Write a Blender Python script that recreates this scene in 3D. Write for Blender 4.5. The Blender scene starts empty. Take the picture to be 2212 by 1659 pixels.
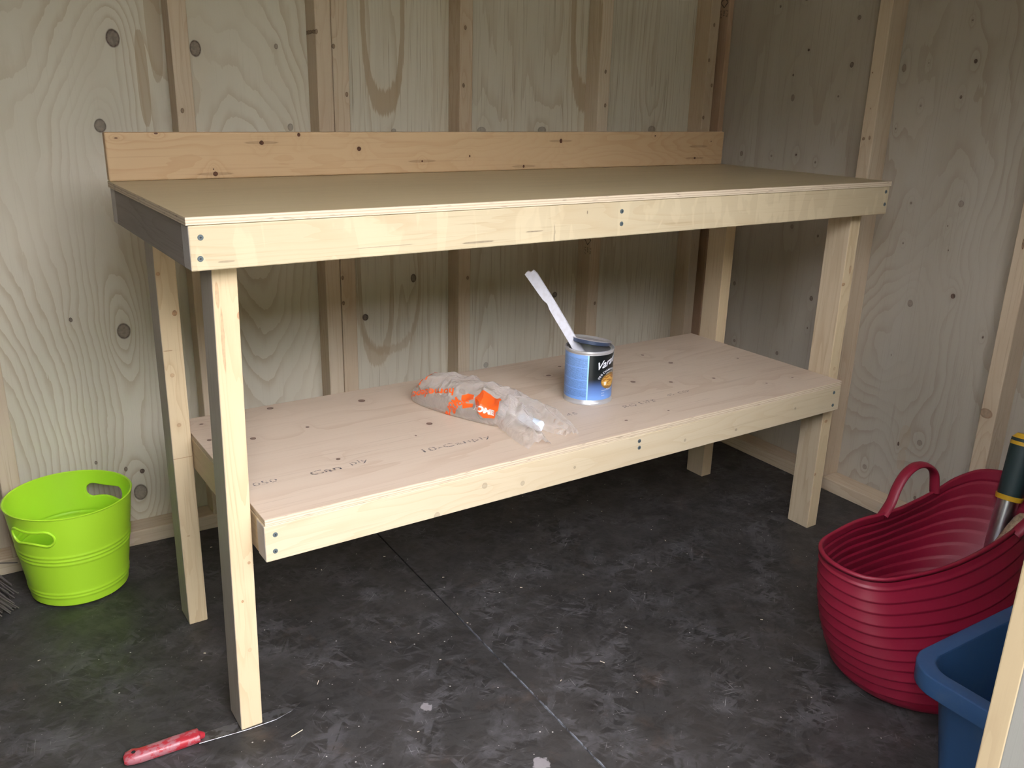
import bpy, bmesh, math, random
from mathutils import Vector, Matrix, noise
PI = math.pi
random.seed(7)
S = bpy.context.scene
COL = S.collection

# ------------------------------------------------------------------ camera
cd = bpy.data.cameras.new('camera')
cam = bpy.data.objects.new('camera', cd)
COL.objects.link(cam)
cd.sensor_width = 36.0
cd.lens = 1889.17 / 2212 * 36.0
cd.clip_start = 0.02
rx_, up_, bk_ = (0.84947, -0.52708, 0.02448), (0.14525, 0.27819, 0.94948), (-0.50726, -0.80299, 0.31287)
cam.matrix_world = Matrix(((rx_[0], up_[0], bk_[0], -0.2579), (rx_[1], up_[1], bk_[1], -1.2521),
                           (rx_[2], up_[2], bk_[2], 1.0686), (0, 0, 0, 1)))
S.camera = cam
# ------------------------------------------------------------------ daylight: an even overcast sky
w = bpy.data.worlds.new('overcast_sky')
S.world = w
w.use_nodes = True
bg = w.node_tree.nodes['Background']
bg.inputs['Color'].default_value = (0.945, 0.94, 1.0, 1)
bg.inputs['Strength'].default_value = 1.0
S.view_settings.view_transform = 'Standard'
S.view_settings.look = 'None'
S.view_settings.gamma = 1.0
S.view_settings.use_curve_mapping = False
S.view_settings.exposure = 4.2
S.cycles.use_denoising = True
S.cycles.max_bounces = 7
S.cycles.diffuse_bounces = 5
S.cycles.use_adaptive_sampling = True
S.cycles.adaptive_threshold = 0.03
S.cycles.transparent_max_bounces = 12
S.cycles.caustics_reflective = False
S.cycles.caustics_refractive = False

# ------------------------------------------------------------------ mesh helpers
class MB:
    def __init__(s):
        s.v, s.f, s.m = [], [], []
    def add(s, vs, fs, mi=0):
        o = len(s.v)
        s.v += [tuple(p) for p in vs]
        s.f += [tuple(i + o for i in f) for f in fs]
        s.m += [mi] * len(fs)
    def hexa(s, p, mi=0):      # 4 bottom points (ccw), 4 top points
        s.add(p, [(3, 2, 1, 0), (4, 5, 6, 7), (0, 1, 5, 4), (1, 2, 6, 5), (2, 3, 7, 6), (3, 0, 4, 7)], mi)
    def box(s, x0, x1, y0, y1, z0, z1, mi=0):
        s.hexa([(x0, y0, z0), (x1, y0, z0), (x1, y1, z0), (x0, y1, z0),
                (x0, y0, z1), (x1, y0, z1), (x1, y1, z1), (x0, y1, z1)], mi)
    def rings(s, rs, cap0=True, cap1=True, closed=True, mi=0):
        n = len(rs[0]); vs = [p for r in rs for p in r]; fs = []
        for i in range(len(rs) - 1):
            for j in range(n if closed else n - 1):
                k = (j + 1) % n
                fs.append((i * n + j, i * n + k, (i + 1) * n + k, (i + 1) * n + j))
        if cap0: fs.append(tuple(reversed(range(n))))
        if cap1: fs.append(tuple(range((len(rs) - 1) * n, len(rs) * n)))
        s.add(vs, fs, mi)
    def lathe(s, prof, n=48, c=(0, 0, 0), cap0=False, cap1=False, mi=0):
        s.rings([[(c[0] + r * math.cos(2 * PI * j / n), c[1] + r * math.sin(2 * PI * j / n), c[2] + z)
                  for j in range(n)] for r, z in prof], cap0, cap1, True, mi)
    def tube(s, path, rad, n=10, cap=True, mi=0, flat=None, up=None):
        path = [Vector(p) for p in path]; rs = []
        ref = Vector(up) if up else None
        for i, p in enumerate(path):
            t = (path[min(i + 1, len(path) - 1)] - path[max(i - 1, 0)]).normalized()
            if up is None:
                if ref is None: ref = Vector((0, 0, 1)) if abs(t.z) < .9 else Vector((1, 0, 0))
            a = (ref - t * ref.dot(t)).normalized()
            if up is None: ref = a
            b = t.cross(a)
            r = rad[i] if isinstance(rad, (list, tuple)) else rad
            ra, rb = (r, r) if flat is None else flat
            rs.append([p + a * ra * math.cos(2 * PI * j / n) + b * rb * math.sin(2 * PI * j / n) for j in range(n)])
        s.rings(rs, cap, cap, True, mi)
    def mesh(s, name, smooth=False):
        me = bpy.data.meshes.new(name)
        me.from_pydata(s.v, [], s.f)
        me.polygons.foreach_set('material_index', s.m)
        if smooth: me.polygons.foreach_set('use_smooth', [True] * len(s.f))
        me.update()
        return me

def fix(me):
    bm = bmesh.new(); bm.from_mesh(me)
    bmesh.ops.recalc_face_normals(bm, faces=bm.faces)
    bm.to_mesh(me); bm.free()
    return me

def obj(name, mb, mats, parent=None, smooth=False, bevel=0, seg=2, loc=None):
    me = mb if isinstance(mb, bpy.types.Mesh) else mb.mesh(name, smooth)
    fix(me)
    for m in (mats if isinstance(mats, (list, tuple)) else [mats]): me.materials.append(m)
    o = bpy.data.objects.new(name, me)
    COL.objects.link(o)
    if parent: o.parent = parent
    if loc: o.location = loc
    if bevel:
        b = o.modifiers.new('bevel', 'BEVEL'); b.width = bevel; b.segments = seg; b.limit_method = 'ANGLE'
    if smooth and not bevel:
        try: me.shade_auto_smooth
        except AttributeError: pass
        e = o.modifiers.new('edge_split', 'EDGE_SPLIT'); e.split_angle = math.radians(38)
    return o

def tag(o, label=None, cat=None, group=None, kind=None):
    if label: o['label'] = label
    if cat: o['category'] = cat
    if group: o['group'] = group
    if kind: o['kind'] = kind
    return o

def empty(name, loc=(0, 0, 0), rz=0, **k):
    o = bpy.data.objects.new(name, None)
    o.empty_display_size = .05
    COL.objects.link(o); o.location = loc; o.rotation_euler = (0, 0, rz)
    return tag(o, **k)

def catmull(pts, n, closed=False):
    pts = [Vector(p) for p in pts]; out = []; N = len(pts)
    segs = N if closed else N - 1
    for i in range(segs):
        g = (lambda k: pts[k % N]) if closed else (lambda k: pts[max(0, min(N - 1, k))])
        p0, p1, p2, p3 = g(i - 1), g(i), g(i + 1), g(i + 2)
        for j in range(n):
            t = j / n
            out.append(.5 * ((2 * p1) + (p2 - p0) * t + (2 * p0 - 5 * p1 + 4 * p2 - p3) * t * t + (3 * p1 - p0 - 3 * p2 + p3) * t ** 3))
    if not closed: out.append(pts[-1].copy())
    return out

# ------------------------------------------------------------------ node helpers
class NT:
    def __init__(s, name):
        s.mat = bpy.data.materials.new(name); s.mat.use_nodes = True
        s.t = s.mat.node_tree; s.n = s.t.nodes; s.l = s.t.links
        s.b = s.n['Principled BSDF']
    def node(s, typ, **k):
        n = s.n.new(typ)
        for a, b in k.items(): setattr(n, a, b)
        return n
    def put(s, sock, val):
        if isinstance(val, bpy.types.NodeSocket): s.l.new(val, sock)
        else: sock.default_value = val
    def math(s, op, a, b=0.0, c=None, clamp=False):
        n = s.node('ShaderNodeMath', operation=op, use_clamp=clamp)
        s.put(n.inputs[0], a); s.put(n.inputs[1], b)
        if c is not None: s.put(n.inputs[2], c)
        return n.outputs[0]
    def vmath(s, op, a, b=(0, 0, 0)):
        n = s.node('ShaderNodeVectorMath', operation=op)
        s.put(n.inputs[0], a)
        if op == 'SCALE': s.put(n.inputs['Scale'], b)
        else: s.put(n.inputs[1], b)
        return n.outputs['Value'] if op in ('LENGTH', 'DISTANCE') else n.outputs[0]
    def mix(s, f, a, b, typ='MIX'):
        n = s.node('ShaderNodeMix', data_type='RGBA', blend_type=typ)
        s.put(n.inputs[0], f)
        s.put(n.inputs[6], a if isinstance(a, bpy.types.NodeSocket) else (*a, 1) if len(a) == 3 else a)
        s.put(n.inputs[7], b if isinstance(b, bpy.types.NodeSocket) else (*b, 1) if len(b) == 3 else b)
        return n.outputs[2]
    def noise(s, vec, scale=1.0, detail=2.0, rough=.5, dist=0.0):
        n = s.node('ShaderNodeTexNoise')
        s.put(n.inputs['Vector'], vec); n.inputs['Scale'].default_value = scale
        n.inputs['Detail'].default_value = detail; n.inputs['Roughness'].default_value = rough
        n.inputs['Distortion'].default_value = dist
        return n.outputs['Fac']
    def voro(s, vec, scale=1.0, feat='F1', out='Distance', rand=1.0):
        n = s.node('ShaderNodeTexVoronoi', feature=feat)
        s.put(n.inputs['Vector'], vec); n.inputs['Scale'].default_value = scale
        n.inputs['Randomness'].default_value = rand
        return n.outputs[out]
    def ramp(s, v, a, b, lo=0.0, hi=1.0, smooth=True):
        n = s.node('ShaderNodeMapRange', interpolation_type='SMOOTHSTEP' if smooth else 'LINEAR')
        s.put(n.inputs[0], v)
        n.inputs[1].default_value = a; n.inputs[2].default_value = b
        n.inputs[3].default_value = lo; n.inputs[4].default_value = hi
        return n.outputs[0]
    def coords(s):
        return s.node('ShaderNodeTexCoord').outputs['Object']
    def xyz(s, v):
        n = s.node('ShaderNodeSeparateXYZ'); s.put(n.inputs[0], v); return n.outputs
    def comb(s, x=0.0, y=0.0, z=0.0):
        n = s.node('ShaderNodeCombineXYZ')
        s.put(n.inputs[0], x); s.put(n.inputs[1], y); s.put(n.inputs[2], z); return n.outputs[0]
    def bump(s, h, strength=.2, dist=.001):
        n = s.node('ShaderNodeBump'); s.put(n.inputs['Height'], h)
        n.inputs['Strength'].default_value = strength; n.inputs['Distance'].default_value = dist
        s.l.new(n.outputs[0], s.b.inputs['Normal'])

def plain(name, col, rough=.5, metal=0.0, spec=None, **k):
    m = NT(name)
    m.b.inputs['Base Color'].default_value = (*col, 1)
    m.b.inputs['Roughness'].default_value = rough
    m.b.inputs['Metallic'].default_value = metal
    if spec is not None: m.b.inputs['Specular IOR Level'].default_value = spec
    return m

# group: one knot (a dark spot that also bends the growth lines around it)
kg = bpy.data.node_groups.new('knot', 'ShaderNodeTree')
def _si(n, t, o=False): return kg.interface.new_socket(n, in_out='OUTPUT' if o else 'INPUT', socket_type=t)
for n in ('U', 'V', 'CU', 'CV', 'IU', 'IV', 'Strength', 'Push', 'DarkIn', 'BumpIn'): _si(n, 'NodeSocketFloat')
for n in ('Dark', 'Bump'): _si(n, 'NodeSocketFloat', True)
def _build():
    N, L = kg.nodes, kg.links
    gi, go = N.new('NodeGroupInput'), N.new('NodeGroupOutput')
    def M(op, a, b=0.0):
        n = N.new('ShaderNodeMath'); n.operation = op
        for i, x in enumerate((a, b)):
            if isinstance(x, bpy.types.NodeSocket): L.new(x, n.inputs[i])
            else: n.inputs[i].default_value = x
        return n.outputs[0]
    g = gi.outputs
    du = M('MULTIPLY', M('SUBTRACT', g['U'], g['CU']), g['IU'])
    dv = M('MULTIPLY', M('SUBTRACT', g['V'], g['CV']), g['IV'])
    du2, dv2 = M('MULTIPLY', du, du), M('MULTIPLY', dv, dv)
    d = M('SQRT', M('ADD', du2, dv2))
    mr = N.new('ShaderNodeMapRange'); mr.interpolation_type = 'SMOOTHSTEP'
    L.new(d, mr.inputs[0]); mr.inputs[1].default_value = 1.14; mr.inputs[2].default_value = .90
    ring = M('DIVIDE', .35, M('ADD', 1.0, M('MULTIPLY', M('POWER', M('SUBTRACT', d, .9), 2.0), 160.0)))
    core = M('MULTIPLY', mr.outputs[0], M('MINIMUM', 1.0, M('MULTIPLY', g['Strength'], M('ADD', 1.0, ring))))
    halo = M('MULTIPLY', M('DIVIDE', g['Strength'], M('ADD', 1.0, M('MULTIPLY', M('MULTIPLY', d, d), .9))), .22)
    L.new(M('MAXIMUM', g['DarkIn'], M('MAXIMUM', core, halo)), go.inputs['Dark'])
    q = M('ADD', M('MULTIPLY', du2, .10), M('MULTIPLY', dv2, .035))
    L.new(M('ADD', g['BumpIn'], M('DIVIDE', g['Push'], M('ADD', 1.0, q))), go.inputs['Bump'])
_build()

def knots_chain(m, u, v, knots):
    """knots: (cu, cv, ru, rv, strength, push)"""
    dark, bump = 0.0, 0.0
    for k in knots:
        cu, cv, ru, rv = k[:4]
        st = k[4] if len(k) > 4 else .7
        pu = k[5] if len(k) > 5 else .10
        n = m.node('ShaderNodeGroup'); n.node_tree = kg
        m.put(n.inputs['U'], u); m.put(n.inputs['V'], v)
        n.inputs['CU'].default_value = cu; n.inputs['CV'].default_value = cv
        n.inputs['IU'].default_value = 1 / ru; n.inputs['IV'].default_value = 1 / rv
        n.inputs['Strength'].default_value = st; n.inputs['Push'].default_value = pu
        m.put(n.inputs['DarkIn'], dark); m.put(n.inputs['BumpIn'], bump)
        dark, bump = n.outputs[0], n.outputs[1]
    return dark, bump

def band(m, u, v, cu, cv, ru, rv, inner, jag):
    """elliptical band of wide late wood, ragged edge"""
    a = m.math('MULTIPLY', m.math('SUBTRACT', u, cu), 1 / ru)
    b = m.math('MULTIPLY', m.math('SUBTRACT', v, cv), 1 / rv)
    d = m.math('ADD', m.math('POWER', m.math('ABSOLUTE', a), 2.6), m.math('POWER', m.math('ABSOLUTE', b), 2.6))
    d = m.math('ADD', m.math('POWER', d, 1 / 2.6), jag)
    o = m.ramp(d, 1.03, .99)
    return m.math('MULTIPLY', o, m.ramp(d, inner - .02, inner + .02)) if inner else o

def wood(name, axis, light, tan, kind='ply', knots=(), uv=(0, 2), bands=(), lines=.6, freq=9.0, rough=.55,
         big=(3.0, .9), streak=.35, rnd=True, tone=.25, knotcol=(.075, .052, .04), bandcol=(.40, .30, .19), patches=0.0):
    m = NT(name)
    P = m.coords()
    ai = 'xyz'.index(axis)
    def sc(ac, al):
        v = [ac, ac, ac]; v[ai] = al; return tuple(v)
    if rnd:
        r = m.node('ShaderNodeObjectInfo').outputs['Random']
        Q = m.vmath('ADD', P, m.comb(m.math('MULTIPLY', r, 31.0), m.math('MULTIPLY', r, 57.0), m.math('MULTIPLY', r, 83.0)))
    else: Q = P
    X = m.xyz(P)
    wob = m.noise(m.vmath('MULTIPLY', Q, sc(70, 40)), 1, 2)
    u = m.math('ADD', X[uv[0]], m.math('MULTIPLY', m.math('SUBTRACT', wob, .5), .0035))
    v = X[uv[1]]
    dark, push = knots_chain(m, u, v, knots)
    h = m.noise(m.vmath('MULTIPLY', Q, sc(*big)), 1, 1.2, .4)
    jag = m.noise(m.vmath('MULTIPLY', Q, sc(55, 9)), 1, 3, .6)
    mid = m.noise(m.vmath('MULTIPLY', Q, sc(big[0] * 5, big[1] * 7)), 1, 1.5, .5)
    hh = m.math('ADD', m.math('ADD', h, m.math('MULTIPLY', mid, .10)), m.math('MULTIPLY', jag, .022))
    hh = m.math('ADD', hh, push)
    f = m.math('FRACT', m.math('MULTIPLY', hh, freq))
    ln = m.math('MULTIPLY', m.ramp(f, .25, .95), m.ramp(f, 1.0, .965))
    ln = m.math('POWER', ln, 2.2)
    vary = m.ramp(m.noise(m.vmath('MULTIPLY', Q, sc(7, 2.0)), 1, 2), .36, .62, .22, 1.0)
    ln = m.math('MULTIPLY', m.math('MULTIPLY', ln, vary), lines)
    base = m.mix(m.ramp(m.noise(m.vmath('MULTIPLY', Q, sc(5, 1.1)), 1, 3), .3, .7), light,
                 tuple(c * (1 - tone) + t * tone for c, t in zip(light, tan)))
    col = m.mix(ln, base, tan)
    st = m.ramp(m.noise(m.vmath('MULTIPLY', Q, sc(260, 5)), 1, 2, .6), .55, .78)
    col = m.mix(m.math('MULTIPLY', st, streak), col, tuple(c * .72 for c in tan))
    if patches:      # pale planer chatter across the board
        pa = m.ramp(m.noise(m.vmath('MULTIPLY', Q, sc(9, 26)), 1, 2, .5, .8), .54, .60)
        col = m.mix(m.math('MULTIPLY', pa, patches), col, tuple(min(1, c * 1.22) for c in light))
    for b in bands:
        jg = m.math('MULTIPLY', m.math('SUBTRACT', m.noise(m.vmath('MULTIPLY', P, sc(160, 14)), 1, 3, .65), .5), .17)
        col = m.mix(m.math('MULTIPLY', band(m, X[uv[0]], v, *b[:5], jg), b[5] if len(b) > 5 else .75), col, bandcol)
    if knots:
        kc = m.mix(m.ramp(m.noise(m.vmath('MULTIPLY', P, (180, 180, 180)), 1, 2), .35, .65), knotcol, tuple(c * 1.9 for c in knotcol))
        col = m.mix(dark, col, kc)
    m.l.new(col, m.b.inputs['Base Color'])
    m.b.inputs['Roughness'].default_value = rough
    m.b.inputs['Specular IOR Level'].default_value = .25
    fine = m.noise(m.vmath('MULTIPLY', Q, sc(420, 14)), 1, 2)
    m.bump(fine, .18, .0006)
    return m.mat

# ------------------------------------------------------------------ knot tables (metres on each board)
BACK = [(.073, 1.165, .0139, .0186, .8, .16), (.028, .985, .0121, .0146, .7, .16), (.027, .523, .015, .0188, .7, .2), (.022, .11, .0159, .0211, .68, .18), (.243, 1.152, .0121, .0176, .75, .06),
        (.452, .983, .0069, .0086, .5, .05), (.428, 1.165, .0044, .0061, .6, .03), (-.081, .562, .0038, .0053, .8, .03), (.031, .165, .0053, .0061, .9, .02), (-.005, .178, .0041, .006, .7, .0), (-.069, .208, .003, .0047, .7, 0)]
BACKB = [(.776, .585, .0084, .0116, .8, .05), (.632, .49, .008, .009, .9, .05), (1.252, .493, .0087, .0087, .8, .04), (.986, .976, .0132, .0098, .45, .10), (1.185, .977, .0143, .0102, .5, .10),
         (1.592, .98, .0149, .011, .45, .10), (.724, .975, .0065, .0058, .5, .04), (1.012, .302, .008, .0087, .4, .05)]
RIGHT1 = [(.66, 1.331, .0035, .0033), (.568, 1.342, .0044, .0024), (.385, 1.287, .0059, .0058, .6), (.539, 1.211, .004, .0035, .95), (.388, 1.17, .006, .0073, .75), (.584, 1.145, .0029, .0034, .9), (.576, 1.083, .0067, .0096, .55),
          (.418, 1.089, .0031, .0028, .7), (.752, .916, .0062, .0075, .6), (.631, .917, .003, .0031, .6), (.539, .926, .0032, .003, .95), (.467, .91, .0027, .003, .7), (.521, .721, .0052, .0063, .5), (.424, .707, .0033, .0039, .7),
          (.724, .512, .0055, .0065, .6), (.418, .525, .006, .0074, .75), (.698, .327, .0054, .0051, .6), (.519, .331, .0055, .0065, .6), (.418, .435, .0022, .0028, .8)]
RIGHT2 = [(.228, 1.16, .0063, .0097, .5), (.066, 1.264, .002, .0021, .7), (.04, 1.173, .0045, .0052, 1), (.161, 1.171, .0013, .0018, .8), (.061, 1.092, .0032, .0042, .85), (.165, 1.07, .0026, .003, .5), (.147, .831, .0031, .0035, .6),
          (.012, .844, .0075, .0082, .42), (.225, 1.012, .0018, .0023, .7), (.151, .727, .0018, .002, .8), (.036, .787, .0016, .0019, .8), (.023, .728, .0016, .0019, .9), (.102, .576, .0075, .0095, .5, .12), (-.011, .618, .0062, .0064, 1),
          (-.106, .534, .0023, .003, .9), (.131, .427, .0014, .0017, .8), (.006, .215, .0078, .008, .42, .12), (.156, .088, .0069, .0073, .42, .12), (.066, .191, .003, .006, 1), (-.009, .06, .0035, .0052, .9)]
SHELF = [(.26, .497, .0068, .0066), (.174, .347, .0054, .0063), (.287, .353, .0038, .0041), (.276, .17, .0042, .0041), (.11, .474, .0038, .0035), (.1, .381, .0041, .0048), (.448, .446, .0074, .0085), (.509, .247, .0061, .0071),
         (.454, .202, .0021, .003), (.918, .392, .0067, .0051), (.987, .439, .0042, .0043), (1.259, .323, .0065, .0052), (1.067, .251, .006, .0065), (1.146, .204, .0047, .0045), (1.243, .414, .004, .0045), (.878, .057, .0038, .0029),
         (.999, .057, .0024, .0022), (1.261, .174, .0037, .0036), (1.345, .081, .0029, .0025), (1.44, .081, .0031, .0026), (1.448, .267, .0034, .0031)]
SPLASH = [(.288, .968, .0044, .0042), (.193, .91, .0045, .0045), (.09, .986, .0033, .0014), (.366, .983, .0033, .0037), (.02, .978, .0032, .0011), (.19, .919, .0012, .0012), (.497, .954, .0047, .0045), (.648, .926, .0024, .002),
          (.771, .935, .0021, .0024), (1.03, .967, .0043, .0052), (.922, .909, .0027, .0033), (1.338, .978, .0022, .0016), (1.489, .919, .0036, .0025), (1.547, .963, .0018, .0012)]

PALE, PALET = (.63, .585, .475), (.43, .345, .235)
M_backA = wood('plywood_back_left', 'z', PALE, PALET, knots=BACK + [(.03, .28, .045, .10, 0, .45), (.02, .78, .04, .09, 0, .35), (.36, .75, .05, .12, 0, .3)], rnd=False, lines=.62, freq=25, big=(2.2, .75), streak=.10,
               bands=[(.126, 1.085, .012, .10, 0, .7), (.158, 1.22, .016, .14, 0, .6)])
M_backB = wood('plywood_back_right', 'z', PALE, PALET, knots=BACKB, rnd=False, lines=.55, freq=20, big=(5.5, .30), streak=.75,
               bands=[(.700, 1.31, .060, .295, .80, .8), (1.333, 1.34, .062, .31, .74, .8), (.665, .62, .052, .27, .80, .6), (.70, .60, .10, .22, .9, .5)])
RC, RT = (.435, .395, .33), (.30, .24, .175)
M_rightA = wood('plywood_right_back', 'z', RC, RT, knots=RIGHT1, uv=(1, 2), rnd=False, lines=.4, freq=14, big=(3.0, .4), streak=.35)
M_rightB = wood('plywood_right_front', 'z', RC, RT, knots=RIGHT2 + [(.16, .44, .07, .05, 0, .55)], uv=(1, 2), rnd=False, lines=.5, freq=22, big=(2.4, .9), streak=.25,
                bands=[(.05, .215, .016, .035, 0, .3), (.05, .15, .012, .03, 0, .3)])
LUM, LUMT = (.66, .53, .34), (.47, .31, .16)
M_lumx = wood('lumber_x', 'x', LUM, LUMT, lines=.4, freq=16, big=(14, .9), streak=.3)
M_lumy = wood('lumber_y', 'y', LUM, LUMT, lines=.4, freq=16, big=(14, .9), streak=.3)
M_lumz = wood('lumber_z', 'z', LUM, LUMT, lines=.4, freq=16, big=(14, .9), streak=.3)
STU, STUT = (.60, .50, .37), (.42, .29, .18)
M_studz = wood('stud_z', 'z', STU, STUT, lines=.45, freq=16, big=(12, .8), streak=.4, tone=.5, knotcol=(.10, .06, .035), knots=[(0.504, 1.199, .0038, .0055, .75, .08), (0.545, 1.169, .0038, .0055, .75, .08), (0.574, 1.062, .0038, .0055, .75, .08), (0.167, 1.028, .0038, .0055, .75, .08), (0.546, 0.617, .0038, .0055, .75, .08), (0.546, 0.551, .0038, .0055, .75, .08), (1.352, 1.14, .0038, .0055, .75, .08), (1.357, 1.049, .0038, .0055, .75, .08), (0.898, 1.23, .0038, .0055, .75, .08), (0.894, 1.091, .0038, .0055, .75, .08), (0.911, 0.586, .0038, .0055, .75, .08), (1.359, 0.469, .0038, .0055, .75, .08), (0.19, 1.02, .0038, .0055, .75, .08), (1.753, 1.286, .0038, .0055, .75, .08), (1.745, 1.186, .0038, .0055, .75, .08), (1.765, 1.114, .0038, .0055, .75, .08), (1.742, 1.019, .0038, .0055, .75, .08)])
M_studr = wood('stud_right', 'z', STU, STUT, lines=.45, freq=16, big=(12, .8), streak=.4, tone=.5, uv=(1, 2), knotcol=(.13, .07, .04),
               knots=[(.271, 1.147, .002, .002, .8, .04), (.252, .988, .003, .005, .6, .05), (.27, .985, .004, .004, .7, .05), (.262, 1.06, .002, .002, .5, .03), (-.185, .372, .016, .012, .55, .12), (-.19, .78, .003, .012, .8, 0)])
M_studx = wood('stud_x', 'x', STU, STUT, lines=.4, freq=16, big=(12, .8), streak=.4)
M_study = wood('stud_y', 'y', STU, STUT, lines=.4, freq=16, big=(12, .8), streak=.4)
M_red = wood('stud_red', 'z', (.52, .36, .24), (.36, .20, .11), lines=.5, freq=14, big=(12, .8), streak=.4)
M_weath = wood('lumber_grey', 'y', (.24, .205, .18), (.15, .125, .11), lines=.5, freq=14, big=(12, 1), streak=.5)
M_wethz = wood('lumber_sawn', 'z', (.62, .50, .34), (.45, .31, .18), lines=.3, freq=14, big=(12, 1), streak=.3)
M_rail = wood('front_rail_wood', 'x', (.54, .455, .305), (.42, .29, .155), lines=.28, freq=14, big=(14, 1.1), streak=.3, patches=.32,
              knots=[(.628, .82, .0016, .035, .35, 0), (.47, .835, .03, .0016, .5, 0), (.585, .846, .018, .001, .6, 0), (.70, .873, .001, .003, .7, 0), (.052, .836, .012, .0014, .35, .05), (.30, .84, .05, .0008, .35, 0)])
M_srail = wood('shelf_rail_wood', 'x', (.60, .51, .36), (.46, .33, .18), lines=.25, freq=12, big=(12, 1.0), streak=.25,
               knots=[(.49, .385, .006, .006, .3, .06), (.575, .37, .005, .005, .3, .05), (.70, .375, .003, .003, .35, .03), (.39, .35, .006, .007, .3, .06), (1.0, .372, .0035, .0035, .35, .04), (1.16, .365, .003, .003, .4, .03), (1.36, .38, .003, .003, .4, .02)])
M_splash = wood('backsplash_wood', 'x', (.52, .36, .205), (.40, .235, .11), lines=.42, freq=26, big=(7, .7), streak=.25, rnd=False,
                knots=[(a, b, c, d, .97, .10) for a, b, c, d in SPLASH] + [(1.20, .93, .10, .03, 0, .5)] + [(a, b, .034, .0028, .28, 0) for a, b in ((.648, .926), (1.03, .967), (.922, .909), (1.50, .95), (.193, .91), (.288, .968), (1.489, .919))],
                knotcol=(.05, .018, .008))
M_top = wood('bench_top_ply', 'x', (.42, .335, .195), (.31, .235, .125), lines=.35, freq=10, big=(6, .6), streak=.5, rough=.36, rnd=False,
             knots=[(.50, .30, .012, .0016, .5, 0), (.80, .17, .010, .0014, .7, 0), (.62, .36, .016, .0016, .5, 0), (.95, .33, .014, .0014, .4, 0), (1.25, .18, .014, .0016, .5, 0), (.35, .22, .01, .0014, .45, 0), (1.1, .42, .012, .0014, .4, 0)])
M_shelf = wood('shelf_ply', 'x', (.60, .49, .385), (.46, .33, .235), lines=.42, freq=12, big=(5, .6), streak=.35, rough=.5, uv=(0, 1), rnd=False,
               knots=[(a, b, c, d, .8, .12) for a, b, c, d in SHELF], knotcol=(.07, .03, .022))

def ply_edge():
    m = NT('ply_edge'); P = m.coords(); X = m.xyz(P)
    n = m.noise(m.vmath('MULTIPLY', P, (9, 9, 400)), 1, 3)
    f = m.math('FRACT', m.math('ADD', m.math('MULTIPLY', X[2], 1 / .0042), m.math('MULTIPLY', n, .5)))
    gap = m.ramp(m.noise(m.vmath('MULTIPLY', P, (30, 30, 500)), 1, 3), .60, .70)
    c = m.mix(m.math('MULTIPLY', m.math('GREATER_THAN', f, .55), .8), (.66, .55, .40), (.47, .36, .25))
    c = m.mix(m.math('MULTIPLY', gap, .7), c, (.13, .085, .06))
    m.l.new(c, m.b.inputs['Base Color']); m.b.inputs['Roughness'].default_value = .7
    return m.mat
M_edge = ply_edge()
M_endgrain = wood('end_grain', 'z', (.47, .44, .42), (.36, .31, .27), lines=.4, freq=20, big=(20, 20), streak=.2)

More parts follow.
